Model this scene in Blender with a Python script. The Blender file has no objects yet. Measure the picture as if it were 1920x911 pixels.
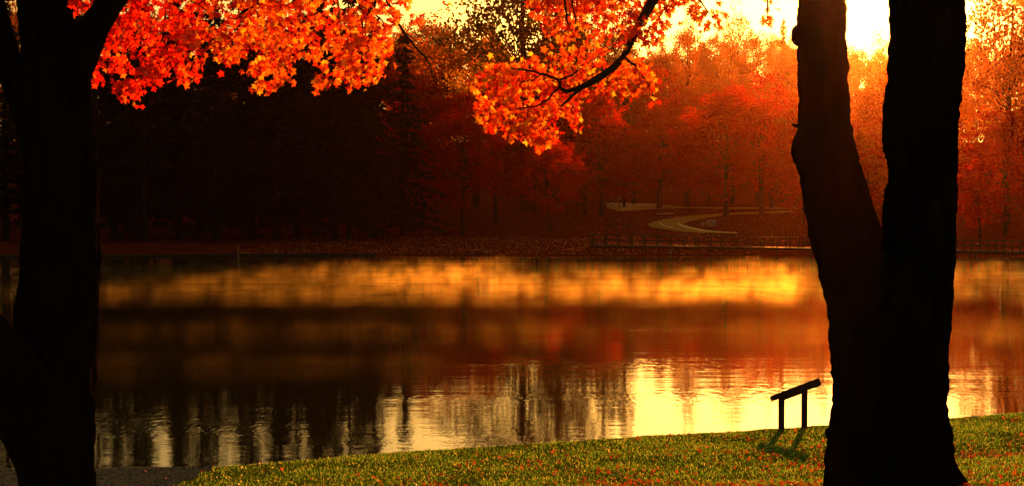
import bpy, bmesh, math, random
import numpy as np
from mathutils import Vector, Matrix
rng = np.random.default_rng(7)
random.seed(7)
R = math.radians
scene = bpy.context.scene
C = scene.collection

# ------------------------------------------------------------------ camera
F = 2637.0                      # focal length in photograph pixels (1920 wide)
CAM_Z = 5.0
HZ = 372.0                      # horizon row in the photograph
PITCH = math.atan((455.5 - HZ) / F)
cd = bpy.data.cameras.new('camera'); cam = bpy.data.objects.new('camera', cd); C.objects.link(cam)
cd.sensor_width = 36.0; cd.lens = F / 1920 * 36.0; cd.clip_start = 0.1; cd.clip_end = 5000
cam.location = (0, 0, CAM_Z); cam.rotation_euler = (math.pi / 2 - PITCH, 0, 0)
scene.camera = cam
# ------------------------------------------------------------------ sky, sun, exposure
SUN_EL, SUN_AZ = R(9.7), R(15.2)
world = bpy.data.worlds.new('World'); scene.world = world; world.use_nodes = True
wn = world.node_tree; wn.nodes.clear()
wo = wn.nodes.new('ShaderNodeOutputWorld'); bg = wn.nodes.new('ShaderNodeBackground')
sky = wn.nodes.new('ShaderNodeTexSky'); sky.sky_type = 'NISHITA'; sky.sun_disc = False
sky.sun_elevation = SUN_EL; sky.sun_rotation = SUN_AZ
sky.air_density = 1.0; sky.dust_density = 4.0; sky.ozone_density = 1.0; sky.altitude = 200
tint = wn.nodes.new('ShaderNodeMix'); tint.data_type = 'RGBA'; tint.blend_type = 'MULTIPLY'
tint.inputs['Factor'].default_value = 1.0; tint.inputs['B'].default_value = (1.0, 0.70, 0.26, 1)
wn.links.new(sky.outputs[0], tint.inputs['A']); wn.links.new(tint.outputs['Result'], bg.inputs[0])
bg.inputs[1].default_value = 0.042
wn.links.new(bg.outputs[0], wo.inputs[0])
sd = bpy.data.lights.new('sun', 'SUN'); sun = bpy.data.objects.new('sun', sd); C.objects.link(sun)
sd.energy = 5.0; sd.angle = R(0.5); sd.color = (1.0, 0.25, 0.028)
sun_dir = Vector((math.sin(SUN_AZ) * math.cos(SUN_EL), math.cos(SUN_AZ) * math.cos(SUN_EL), math.sin(SUN_EL)))
sun.rotation_euler = sun_dir.to_track_quat('Z', 'Y').to_euler(); sun.location = (60, 200, 60)
vs = scene.view_settings; vs.view_transform = 'Standard'; vs.look = 'None'; vs.exposure = 1.6; vs.gamma = 1.0
scene.render.engine = 'CYCLES'
cy = scene.cycles
cy.max_bounces = 6; cy.diffuse_bounces = 3; cy.glossy_bounces = 3; cy.transmission_bounces = 4
cy.volume_bounces = 0; cy.transparent_max_bounces = 8
cy.caustics_reflective = False; cy.caustics_refractive = False
cy.sample_clamp_indirect = 6.0; cy.sample_clamp_direct = 0.0
cy.use_denoising = True
try: cy.denoiser = 'OPENIMAGEDENOISE'
except Exception: pass
HAZE_DENSITY = 0.000050

# ------------------------------------------------------------------ helpers
def P(px, py, D):
    """World point D metres ahead of the camera along the ray through a photograph pixel."""
    u = (px - 960.0) / F; v = (455.5 - py) / F
    dy = math.cos(PITCH) + v * math.sin(PITCH); dz = -math.sin(PITCH) + v * math.cos(PITCH)
    return Vector((u / dy * D, D, CAM_Z + dz / dy * D))
def M(px, D): return px / F * D        # pixels to metres at a distance

def vnoise(x, y, seed=0, nx=None):
    """Smooth 2-D value noise in 0..1; periodic in x with nx cells when given."""
    x = np.asarray(x, float); y = np.asarray(y, float)
    xi = np.floor(x).astype(int); yi = np.floor(y).astype(int)
    fx = x - xi; fy = y - yi; fx = fx * fx * (3 - 2 * fx); fy = fy * fy * (3 - 2 * fy)
    def h(a, b):
        if nx: a = a % nx
        n = (a * 374761393 + b * 668265263 + seed * 974711) & 0x7fffffff
        n = ((n ^ (n >> 13)) * 1274126177) & 0x7fffffff
        return ((n ^ (n >> 16)) & 0xffff) / 65535.0
    return (h(xi, yi) * (1 - fx) + h(xi + 1, yi) * fx) * (1 - fy) + (h(xi, yi + 1) * (1 - fx) + h(xi + 1, yi + 1) * fx) * fy

def raw_mesh(name, V, Fc, smooth=False):
    V = np.ascontiguousarray(V, dtype=np.float32); Fc = np.ascontiguousarray(Fc, dtype=np.int32)
    n, k = Fc.shape
    me = bpy.data.meshes.new(name)
    me.vertices.add(len(V)); me.vertices.foreach_set('co', V.ravel())
    me.loops.add(n * k); me.loops.foreach_set('vertex_index', Fc.ravel())
    me.polygons.add(n); me.polygons.foreach_set('loop_start', np.arange(0, n * k, k, dtype=np.int32))
    if smooth: me.polygons.foreach_set('use_smooth', np.ones(n, dtype=bool))
    me.update(calc_edges=True)
    return me
def link(name, me, mat=None, parent=None, **props):
    o = bpy.data.objects.new(name, me); C.objects.link(o)
    if mat is not None and me is not None and not me.materials: me.materials.append(mat)
    if parent is not None: o.parent = parent
    for k, v in props.items(): o[k] = v
    return o
def thing(name, label, category, loc=(0, 0, 0), group=None):
    o = bpy.data.objects.new(name, None); C.objects.link(o); o.location = loc; o.empty_display_size = 0.2
    o['label'] = label; o['category'] = category
    if group: o['group'] = group
    return o
def copy_part(src, parent):
    c = src.copy(); C.objects.link(c); c.parent = parent
    return c

class MB:
    """Collects quads."""
    def __init__(self): self.v = []; self.f = []
    def tube(self, pts, rad, seg=8, cap=True):
        pts = [Vector(p) for p in pts]; n = len(pts)
        if np.isscalar(rad): rad = [rad] * n
        t0 = (pts[1] - pts[0]).normalized()
        ref = Vector((0, 0, 1)) if abs(t0.z) < .9 else Vector((1, 0, 0))
        a = t0.cross(ref).normalized()
        base = len(self.v)
        for i in range(n):
            t = (pts[min(i + 1, n - 1)] - pts[max(i - 1, 0)]).normalized()
            a = (a - t * a.dot(t)).normalized(); b = t.cross(a)
            for k in range(seg):
                ang = 2 * math.pi * k / seg
                self.v.append(pts[i] + (a * math.cos(ang) + b * math.sin(ang)) * rad[i])
        for i in range(n - 1):
            for k in range(seg):
                k2 = (k + 1) % seg
                self.f.append((base + i * seg + k, base + i * seg + k2, base + (i + 1) * seg + k2, base + (i + 1) * seg + k))
        if cap:
            for r0, p in ((base, pts[0]), (base + (n - 1) * seg, pts[-1])):
                ci = len(self.v); self.v.append(p)
                for k in range(0, seg, 2):
                    self.f.append((r0 + k, r0 + (k + 1) % seg, r0 + (k + 2) % seg, ci))
    def box(self, c, size, rz=0.0, rot=None):
        c = Vector(c); m = rot if rot is not None else Matrix.Rotation(rz, 3, 'Z'); b = len(self.v)
        for sx in (-.5, .5):
            for sy in (-.5, .5):
                for sz in (-.5, .5): self.v.append(c + m @ Vector((sx * size[0], sy * size[1], sz * size[2])))
        for q in ((0, 1, 3, 2), (4, 6, 7, 5), (0, 4, 5, 1), (2, 3, 7, 6), (0, 2, 6, 4), (1, 5, 7, 3)):
            self.f.append(tuple(b + i for i in q))
    def arrays(self): return np.array([tuple(v) for v in self.v]), np.array(self.f)
    def mesh(self, name, smooth=False):
        V, Fc = self.arrays(); return raw_mesh(name, V, Fc, smooth)

def bevel_box(name, size, bev=.01, taper=None):
    bm = bmesh.new(); bmesh.ops.create_cube(bm, size=1)
    for v in bm.verts:
        v.co = Vector((v.co.x * size[0], v.co.y * size[1], v.co.z * size[2]))
        if taper: v.co = taper(v.co)
    bmesh.ops.bevel(bm, geom=bm.edges[:], offset=bev, segments=2, affect='EDGES', profile=.6)
    me = bpy.data.meshes.new(name); bm.to_mesh(me); bm.free(); return me

def spread_template(T, Fc, pos, rot, scale):
    """N transformed copies of one small template as one vertex and face array."""
    N = len(pos)
    V = np.einsum('nij,tj->nti', rot, T) * np.asarray(scale).reshape(N, -1, 1)[:, :1, :] + pos[:, None, :]
    Fa = Fc[None, :, :] + (np.arange(N) * len(T))[:, None, None]
    return V.reshape(-1, 3), Fa.reshape(-1, Fc.shape[1])
def rand_rot(N, rg=rng):
    q = rg.normal(size=(N, 4)); q /= np.linalg.norm(q, axis=1)[:, None]
    w, x, y, z = q.T
    return np.stack([np.stack([1 - 2 * (y * y + z * z), 2 * (x * y - z * w), 2 * (x * z + y * w)], -1),
                     np.stack([2 * (x * y + z * w), 1 - 2 * (x * x + z * z), 2 * (y * z - x * w)], -1),
                     np.stack([2 * (x * z - y * w), 2 * (y * z + x * w), 1 - 2 * (x * x + y * y)], -1)], 1)
def frame_rot(n, t):
    """Rotation with local z along n and local y near t."""
    n = n / np.linalg.norm(n, axis=1)[:, None]
    t = t - n * np.sum(n * t, 1)[:, None]; t /= np.linalg.norm(t, axis=1)[:, None] + 1e-9
    return np.stack([np.cross(t, n), t, n], -1)

# ------------------------------------------------------------------ materials
def new_mat(name):
    m = bpy.data.materials.new(name); m.use_nodes = True; nt = m.node_tree; nt.nodes.clear()
    out = nt.nodes.new('ShaderNodeOutputMaterial'); return m, nt, out
def ramp(nt, stops):
    r = nt.nodes.new('ShaderNodeValToRGB'); e = r.color_ramp.elements
    while len(e) > 1: e.remove(e[-1])
    e[0].position = stops[0][0]; e[0].color = (*stops[0][1], 1)
    for p, c in stops[1:]:
        x = e.new(p); x.color = (*c, 1)
    return r
def noise(nt, scale, detail=4, rough=.6, coord='Object', vec_scale=None):
    tc = nt.nodes.new('ShaderNodeTexCoord'); n = nt.nodes.new('ShaderNodeTexNoise')
    n.inputs['Scale'].default_value = scale; n.inputs['Detail'].default_value = detail; n.inputs['Roughness'].default_value = rough
    src = tc.outputs[coord]
    if vec_scale:
        mp = nt.nodes.new('ShaderNodeMapping'); mp.inputs['Scale'].default_value = vec_scale
        nt.links.new(src, mp.inputs[0]); src = mp.outputs[0]
    nt.links.new(src, n.inputs['Vector']); return n
def leaf_mat(name, stops, transl=.55, gloss=.0, rough=.45, patches=0):
    m, nt, out = new_mat(name)
    g = nt.nodes.new('ShaderNodeNewGeometry'); r = ramp(nt, stops)
    if patches:
        pn = noise(nt, patches, 2, .5); mr_ = nt.nodes.new('ShaderNodeMapRange'); mr_.inputs[1].default_value = .3; mr_.inputs[2].default_value = .7
        nt.links.new(pn.outputs[0], mr_.inputs[0]); mxf = nt.nodes.new('ShaderNodeMix'); mxf.inputs[0].default_value = .62
        nt.links.new(g.outputs['Random Per Island'], mxf.inputs[2]); nt.links.new(mr_.outputs[0], mxf.inputs[3]); nt.links.new(mxf.outputs[0], r.inputs[0])
    else: nt.links.new(g.outputs['Random Per Island'], r.inputs[0])
    d = nt.nodes.new('ShaderNodeBsdfDiffuse'); t = nt.nodes.new('ShaderNodeBsdfTranslucent'); mx = nt.nodes.new('ShaderNodeMixShader')
    mx.inputs[0].default_value = transl
    nt.links.new(r.outputs[0], d.inputs[0]); nt.links.new(r.outputs[0], t.inputs[0])
    nt.links.new(d.outputs[0], mx.inputs[1]); nt.links.new(t.outputs[0], mx.inputs[2])
    last = mx
    if gloss > 0:
        gl = nt.nodes.new('ShaderNodeBsdfGlossy'); gl.inputs['Roughness'].default_value = rough
        m2 = nt.nodes.new('ShaderNodeMixShader'); m2.inputs[0].default_value = gloss
        nt.links.new(mx.outputs[0], m2.inputs[1]); nt.links.new(gl.outputs[0], m2.inputs[2]); last = m2
    nt.links.new(last.outputs[0], out.inputs[0]); return m
def solid_mat(name, stops, scale=6, rough=.8, bump=0.0, bscale=None, vec_scale=None, spec=.1):
    m, nt, out = new_mat(name)
    n = noise(nt, scale, vec_scale=vec_scale); r = ramp(nt, stops); nt.links.new(n.outputs[0], r.inputs[0])
    if spec <= .12:                     # dry matt surfaces
        b = nt.nodes.new('ShaderNodeBsdfDiffuse'); b.inputs['Roughness'].default_value = .6; nt.links.new(r.outputs[0], b.inputs['Color'])
    else:
        b = nt.nodes.new('ShaderNodeBsdfPrincipled'); b.inputs['Roughness'].default_value = rough
        b.inputs['Specular IOR Level'].default_value = spec
        nt.links.new(r.outputs[0], b.inputs['Base Color'])
    if bump:
        n2 = noise(nt, bscale or scale * 4, detail=6, vec_scale=vec_scale); bp = nt.nodes.new('ShaderNodeBump')
        bp.inputs['Strength'].default_value = 1; bp.inputs['Distance'].default_value = bump
        nt.links.new(n2.outputs[0], bp.inputs['Height']); nt.links.new(bp.outputs[0], b.inputs['Normal'])
    nt.links.new(b.outputs[0], out.inputs[0]); return m

MAT = {}
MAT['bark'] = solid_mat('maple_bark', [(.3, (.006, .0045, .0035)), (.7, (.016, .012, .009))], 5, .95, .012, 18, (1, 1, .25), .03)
MAT['twig'] = solid_mat('twig_bark', [(.3, (.015, .010, .008)), (.7, (.03, .02, .015))], 10, .7, spec=.3)
MAT['fartrunk'] = solid_mat('far_trunk_bark', [(.3, (.02, .015, .012)), (.7, (.045, .035, .028))], 2, .9, spec=.1)
MAT['leaf_red'] = leaf_mat('red_maple_leaf', [(0, (.30, .006, .003)), (.4, (.58, .015, .005)), (.75, (.80, .035, .008)), (.92, (.88, .12, .015)), (1, (.92, .45, .04))], .75, .03)
MAT['leaf_orange'] = leaf_mat('orange_maple_leaf', [(0, (.40, .010, .003)), (.4, (.68, .040, .006)), (.62, (.86, .17, .012)), (.84, (.92, .48, .03)), (1, (.95, .75, .06))], .75, .03)
MAT['f_red'] = leaf_mat('far_red_leaf', [(0, (.24, .006, .003)), (.5, (.46, .012, .005)), (1, (.60, .04, .012))], .62, patches=.45)
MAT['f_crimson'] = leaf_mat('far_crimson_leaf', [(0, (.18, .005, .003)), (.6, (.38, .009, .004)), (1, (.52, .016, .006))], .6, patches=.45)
MAT['f_orange'] = leaf_mat('far_orange_leaf', [(0, (.22, .045, .010)), (.5, (.40, .11, .018)), (1, (.55, .20, .03))], .55, patches=.45)
MAT['f_gold'] = leaf_mat('far_gold_leaf', [(0, (.25, .10, .012)), (.5, (.42, .20, .025)), (1, (.60, .34, .05))], .55, patches=.45)
MAT['f_olive'] = leaf_mat('far_olive_leaf', [(0, (.045, .035, .008)), (.5, (.09, .07, .014)), (1, (.16, .10, .02))], .45, patches=.45)
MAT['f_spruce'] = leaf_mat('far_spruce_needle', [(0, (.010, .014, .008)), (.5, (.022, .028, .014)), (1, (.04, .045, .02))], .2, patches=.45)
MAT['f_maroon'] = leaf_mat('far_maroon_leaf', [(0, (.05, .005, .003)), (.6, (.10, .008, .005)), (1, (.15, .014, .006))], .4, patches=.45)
MAT['grass'] = leaf_mat('lawn_grass_blade', [(0, (.06, .22, .02)), (.5, (.125, .36, .04)), (.78, (.22, .44, .07)), (1, (.60, .65, .20))], .68, .06, .3)
MAT['fallen'] = leaf_mat('fallen_leaf', [(0, (.14, .02, .008)), (.4, (.36, .05, .014)), (.75, (.48, .13, .03)), (1, (.36, .20, .07))], .4, .05)
MAT['soil'] = solid_mat('lawn_turf', [(.3, (.05, .10, .012)), (.7, (.10, .17, .025))], 3, 1.0, .02, 30, spec=0)
MAT['gravel'] = solid_mat('shore_gravel', [(.3, (.035, .055, .075)), (.7, (.08, .12, .16))], 9, .8, .02, 40)
MAT['pebble'] = solid_mat('pebble_stone', [(.3, (.03, .045, .06)), (.7, (.10, .14, .17))], 3, .6)
MAT['litter'] = solid_mat('far_bank_leaf_litter', [(.25, (.06, .010, .004)), (.5, (.13, .018, .007)), (.75, (.22, .05, .012))], .9, 1.0, .04, 5, spec=0)
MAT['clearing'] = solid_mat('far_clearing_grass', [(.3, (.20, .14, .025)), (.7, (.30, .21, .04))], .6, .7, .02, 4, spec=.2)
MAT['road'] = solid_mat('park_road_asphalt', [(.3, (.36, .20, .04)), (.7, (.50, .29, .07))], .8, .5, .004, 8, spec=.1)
MAT['line'] = solid_mat('road_line_pale', [(.3, (.6, .55, .4)), (.7, (.8, .75, .6))], 2, .3, spec=.6)
MAT['timber'] = solid_mat('weathered_timber', [(.3, (.028, .020, .014)), (.7, (.06, .045, .032))], 4, .75, .004, 30, (.3, 1, 1), .05)
MAT['deck'] = solid_mat('boardwalk_timber', [(.3, (.03, .018, .012)), (.7, (.055, .034, .022))], 2, .8, spec=.2)
MAT['stone'] = solid_mat('boulder_stone', [(.3, (.20, .18, .15)), (.7, (.36, .33, .28))], 1.5, .8, .03, 6)
MAT['stake'] = solid_mat('pale_stake_wood', [(.3, (.20, .12, .06)), (.7, (.28, .18, .09))], 3, .7)
MAT['metal'] = solid_mat('lamp_metal', [(.3, (.03, .03, .03)), (.7, (.05, .05, .05))], 3, .5)
MAT['lampglass'] = solid_mat('lamp_frosted_glass', [(.3, (.35, .30, .22)), (.7, (.45, .38, .28))], 3, .3, spec=.5)
MAT['lit_edge'] = solid_mat('pale_lit_shore_edge', [(.3, (.32, .30, .26)), (.7, (.48, .45, .40))], 4, .6, .004, 20)

# ------------------------------------------------------------------ lake
def water_mat():
    m, nt, out = new_mat('lake_water')
    b = nt.nodes.new('ShaderNodeBsdfPrincipled')
    b.inputs['Base Color'].default_value = (.006, .009, .005, 1); b.inputs['Roughness'].default_value = .03
    b.inputs['IOR'].default_value = 1.333
    n1 = noise(nt, 3.2, 3, .55, vec_scale=(.28, .85, 1)); n4 = noise(nt, 1.4, 2, .5, vec_scale=(.3, 1.2, 1)); n2 = noise(nt, 9.0, 2, .5, vec_scale=(.75, 1.2, 1)); n3 = noise(nt, .45, 2, .5, vec_scale=(.5, 1.3, 1))
    patch = noise(nt, .045, 3, .6, vec_scale=(.35, 1.6, 1))
    pr = nt.nodes.new('ShaderNodeMapRange'); pr.inputs[1].default_value = .54; pr.inputs[2].default_value = .74; pr.inputs[3].default_value = .5; pr.inputs[4].default_value = 3.0
    nt.links.new(patch.outputs[0], pr.inputs[0])
    def mul(a, k):
        x = nt.nodes.new('ShaderNodeMath'); x.operation = 'MULTIPLY'; nt.links.new(a, x.inputs[0])
        if isinstance(k, float): x.inputs[1].default_value = k
        else: nt.links.new(k, x.inputs[1])
        return x.outputs[0]
    def add(a, c):
        x = nt.nodes.new('ShaderNodeMath'); x.operation = 'ADD'; nt.links.new(a, x.inputs[0]); nt.links.new(c, x.inputs[1]); return x.outputs[0]
    h = add(add(add(mul(n1.outputs[0], .0034), mul(n4.outputs[0], .0040)), mul(n2.outputs[0], .0009)), mul(n3.outputs[0], .005))
    h = mul(h, pr.outputs[0])
    # cat's paws: small steep ripples raised by breaths of wind in separate patches
    n5 = noise(nt, 3.0, 2, .5, vec_scale=(1.3, .55, 1)); gm = noise(nt, 1.0, 2, .5, vec_scale=(.05, .22, 1))
    g1 = nt.nodes.new('ShaderNodeMapRange'); g1.interpolation_type = 'SMOOTHSTEP'
    for k_, v_ in enumerate((.48, .72, 0, 1)): g1.inputs[k_ + 1].default_value = v_
    nt.links.new(gm.outputs[0], g1.inputs[0])
    h = add(h, mul(mul(n5.outputs[0], .0065), g1.outputs[0]))
    bp = nt.nodes.new('ShaderNodeBump'); bp.inputs['Strength'].default_value = 1; bp.inputs['Distance'].default_value = 1.0
    nt.links.new(h, bp.inputs['Height']); nt.links.new(bp.outputs[0], b.inputs['Normal'])
    nt.links.new(b.outputs[0], out.inputs[0]); return m
def grid(name, xs, ys, zf, mat, smooth=True, **props):
    X, Y = np.meshgrid(xs, ys); Z = zf(X, Y)
    V = np.stack([X, Y, Z], -1).reshape(-1, 3); nx = len(xs); ny = len(ys)
    i = (np.arange(ny - 1)[:, None] * nx + np.arange(nx - 1)[None, :]).ravel()
    Fc = np.stack([i, i + 1, i + nx + 1, i + nx], -1)
    return link(name, raw_mesh(name, V, Fc, smooth), mat, **props)
grid('lake', np.linspace(-280, 280, 3), np.array([5, 60, 134]), lambda X, Y: X * 0, water_mat(), kind='structure')

# ------------------------------------------------------------------ near lawn
def shore_line(x): return 27.9 + .355 * x + .12 * np.minimum(x + 2, 0) - .44 * np.minimum(x + 5.5, 0)
def shore_s(x, y):
    return shore_line(x) - y + .18 * (vnoise(x * .7 + 40, x * 0 + .5, 3) - .5) + .10 * (vnoise(x * 2.3 + 40, x * 0 + .5, 4) - .5)
def lawn_z(x, y):
    x = np.asarray(x, float); y = np.asarray(y, float)
    s = shore_s(x, y); s_in = np.clip(s, 0, 45)
    z = .10 + .045 * np.minimum(s_in, 5.5) + .117 * np.maximum(s_in - 5.5, 0) + .05 * (vnoise(x * .5 + 50, y * .5 + 50, 8) - .5) * np.clip(s_in, 0, 1)
    return np.where(s < 0, np.maximum(.10 + 1.3 * s, -1.2), z)
grid('lawn', np.concatenate([np.linspace(-70, -14, 40), np.linspace(-13.8, 16, 220), np.linspace(16.5, 70, 40)]),
     np.concatenate([np.linspace(-30, 13, 30), np.linspace(13.2, 37, 240), np.linspace(37.5, 60, 20)]), lawn_z, MAT['soil'], kind='structure')

def gravel_edge(x, y): return -5.65 + .5 * (vnoise(y * .9, y * 0 + .3, 21) - .5) + .25 * (vnoise(y * 3.1, y * 0 + .3, 22) - .5)
def in_gravel(x, y): return (x < gravel_edge(x, y)) & (shore_s(x, y) < 7.5)
# gravel strip sheet at the water's edge
ys = np.linspace(13, 28, 120); us = np.linspace(0, 1, 60)
Yg, Ug = np.meshgrid(ys, us, indexing='ij'); Xr = gravel_edge(Yg, Yg); Xg = -22 + (Xr + 22) * Ug
Zg = lawn_z(Xg, Yg) + .012 + .015 * vnoise(Xg * 4 + 99, Yg * 4, 31)
i = (np.arange(119)[:, None] * 60 + np.arange(59)[None, :]).ravel()
link('gravel_shore', raw_mesh('gravel_shore', np.stack([Xg, Yg, Zg], -1).reshape(-1, 3), np.stack([i, i + 1, i + 61, i + 60], -1), True), MAT['gravel'], kind='structure')
# pebbles on it
oct_v = np.array([(1, 0, 0), (-1, 0, 0), (0, 1, 0), (0, -1, 0), (0, 0, 1), (0, 0, -1)], float) * (1, .8, .5)
oct_f = np.array([(0, 2, 4), (2, 1, 4), (1, 3, 4), (3, 0, 4), (2, 0, 5), (1, 2, 5), (3, 1, 5), (0, 3, 5)])
px = rng.uniform(-12, -5.3, 5000); py = rng.uniform(19, 27, 5000); k = in_gravel(px, py) & (shore_s(px, py) > -.1); px, py = px[k], py[k]
V, Fc = spread_template(oct_v, oct_f, np.stack([px, py, lawn_z(px, py) + .015], -1), rand_rot(len(px)), rng.uniform(.012, .04, len(px)))
link('pebbles', raw_mesh('pebbles', V, Fc, True), MAT['pebble'], kind='stuff')

# grass blades
def scatter_lawn(n, x0, x1, y0, y1):
    x = rng.uniform(x0, x1, n); y = rng.uniform(y0, y1, n); return x, y
gx, gy = scatter_lawn(430000, -11, 18, 12.5, 36)
u = gx / gy * F + 960
k = (shore_s(gx, gy) > .02) & ~in_gravel(gx, gy) & (u > -420) & (u < 2300)
k &= rng.uniform(size=len(gx)) < np.clip(.55 + .9 * (vnoise(gx * 1.1 + 9, gy * 1.1, 12) - .35), .25, 1)
gx, gy = gx[k], gy[k]; N = len(gx); gz = lawn_z(gx, gy)
hgt = rng.uniform(.02, .05, N) * np.where(rng.uniform(size=N) < .18, 1.55, 1.0) * (.75 + .5 * vnoise(gx * 1.6, gy * 1.6, 15)); a = rng.uniform(0, 2 * np.pi, N); w = rng.uniform(.0045, .010, N)
lean = rng.uniform(.15, 1.0, N) * hgt; b = rng.uniform(0, 2 * np.pi, N)
base = np.stack([gx, gy, gz - .004], -1); side = np.stack([np.cos(a) * w, np.sin(a) * w, a * 0], -1)
tip = base + np.stack([np.cos(b) * lean, np.sin(b) * lean, hgt], -1)
V = np.stack([base - side, base + side, tip], 1).reshape(-1, 3)
link('grass', raw_mesh('grass', V, np.arange(3 * N).reshape(-1, 3)), MAT['grass'], kind='stuff')

# pale strip along the water line, the lit edge put into its colour
def lit_edge():
    mb = MB(); xs = np.linspace(-5.4, 14, 120)
    pts = []
    for x in xs:
        y = float(shore_line(x)) + .18 * (float(vnoise(x * .7 + 40, .5, 3)) - .5) + .10 * (float(vnoise(x * 2.3 + 40, .5, 4)) - .5) + .05
        pts.append((x, y, .03 + .012 * math.sin(x * 5)))
    mb.tube(pts, [.05 + .015 * random.random() for _ in pts], 6)
    return mb.mesh('lit_shore_strip', True)
link('lit_shore_strip', lit_edge(), MAT['lit_edge'], kind='structure')

# ------------------------------------------------------------------ far bank
TD = np.array([110, 118, 123, 124, 126, 135, 155, 180, 210, 245, 280, 310, 360, 450, 770.])
TZ = np.array([-2, -.9, -.25, .05, .25, .46, .8, 1.40, 2.45, 3.4, 4.0, 5.2, 9, 23, 34.])
def far_shift(x): return np.where(x < -8, .10 * (x + 8), 0).clip(-5, 0) + 1.2 * (vnoise(np.asarray(x) * .12 + 70, np.asarray(x) * 0 + .4, 5) - .5)
def far_z(x, y):
    x = np.asarray(x, float); y = np.asarray(y, float)
    z = np.interp(y - far_shift(x), TD, TZ)
    return z + .25 * (vnoise(x * .06 + 30, y * .06, 6) - .5) * np.clip((y - 126) / 30, 0, 1)
grid('far_bank', np.concatenate([np.linspace(-330, -75, 60), np.linspace(-74, 80, 240), np.linspace(81, 330, 60)]),
     np.concatenate([np.linspace(108, 140, 76), np.linspace(141, 300, 120), np.linspace(305, 770, 50)]), far_z, MAT['litter'], kind='structure')
def on_bank(px, py, lift=0.0):
    """Where the ray through a photograph pixel meets the far bank."""
    for D in np.arange(122.5, 420, .25):
        p = P(px, py, D)
        if p.z <= float(far_z(p.x, D)): break
    return Vector((p.x, D, float(far_z(p.x, D)) + lift))
def bank_strip(name, edge_a, edge_b, mat, lift, n=60, **props):
    """A sheet on the bank between two outlines given in photograph pixels."""
    def resample(e):
        pts = [on_bank(*q) for q in e]; d = [0]
        for a, b in zip(pts, pts[1:]): d.append(d[-1] + (b - a).length)
        t = np.linspace(0, d[-1], n); A = np.array([tuple(p) for p in pts])
        return np.stack([np.interp(t, d, A[:, k]) for k in range(3)], -1)
    a = resample(edge_a); b = resample(edge_b); m = 7
    a[:, :2] += .5 * (vnoise(np.arange(n)[:, None] * .9 + lift * 100, np.array([[1.5, 7.5]]), 91) - .5) * (lift < .12); b[:, :2] += .5 * (vnoise(np.arange(n)[:, None] * .9 + lift * 100, np.array([[21.5, 37.5]]), 92) - .5) * (lift < .12)
    W = np.linspace(0, 1, m)[None, :, None]; G = a[:, None] * (1 - W) + b[:, None] * W
    G[..., 2] = far_z(G[..., 0], G[..., 1]) + lift
    i = (np.arange(n - 1)[:, None] * m + np.arange(m - 1)[None, :]).ravel()
    return link(name, raw_mesh(name, G.reshape(-1, 3), np.stack([i, i + 1, i + m + 1, i + m], -1), True), mat, **props)
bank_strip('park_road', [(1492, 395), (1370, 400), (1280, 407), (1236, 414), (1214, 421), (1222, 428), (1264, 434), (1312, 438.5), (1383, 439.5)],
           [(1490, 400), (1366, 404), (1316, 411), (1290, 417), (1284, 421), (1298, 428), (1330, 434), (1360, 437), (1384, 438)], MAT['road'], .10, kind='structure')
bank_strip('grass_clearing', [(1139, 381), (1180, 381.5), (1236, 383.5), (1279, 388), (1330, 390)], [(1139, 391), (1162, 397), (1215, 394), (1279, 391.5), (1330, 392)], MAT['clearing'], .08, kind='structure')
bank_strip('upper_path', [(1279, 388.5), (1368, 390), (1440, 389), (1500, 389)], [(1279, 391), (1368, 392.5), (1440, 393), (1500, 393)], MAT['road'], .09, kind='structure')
bank_strip('road_line', [(1236, 419), (1242, 424), (1260, 429)], [(1237.5, 418.6), (1243.6, 423.4), (1262, 428.4)], MAT['line'], .14, 20, kind='structure')  # pale lines laid just above the road surface
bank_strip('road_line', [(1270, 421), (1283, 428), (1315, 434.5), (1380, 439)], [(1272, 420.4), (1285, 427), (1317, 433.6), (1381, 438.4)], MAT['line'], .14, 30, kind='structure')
bank_strip('road_line', [(1232, 403.4), (1262, 402.4)], [(1232, 402.4), (1262, 401.4)], MAT['line'], .14, 10, kind='structure')
# scattered leaves on the bank by the water
fx = rng.uniform(-24, 22, 5200); fy = 124.3 + rng.uniform(0, 1, 5200) ** 1.5 * 30 + far_shift(fx)
fx[3700:] = rng.uniform(6, 46, 1500); fy[3700:] = rng.uniform(128, 245, 1500)
quad_v = np.array([(-.5, -.5, 0), (.5, -.5, .08), (.5, .5, 0), (-.5, .5, .1)]); quad_f = np.array([(0, 1, 2, 3)])
nrm = rng.normal(size=(5200, 3)) * .7 + (0, 0, 1)
V, Fc = spread_template(quad_v, quad_f, np.stack([fx, fy, far_z(fx, fy) + .05], -1), frame_rot(nrm, rng.normal(size=(5200, 3))), rng.uniform(.08, .17, 5200))
link('leaf_litter', raw_mesh('leaf_litter', V, Fc), MAT['fallen'], kind='stuff')

# timber edging of the far shore
mb = MB()
xs = np.linspace(-75, -12, 90)
mb.tube([(x, 123.6 + float(far_shift(x)), .08) for x in xs], .16, 6)
link('shore_edging', mb.mesh('shore_edging'), MAT['deck'], kind='structure')

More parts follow.
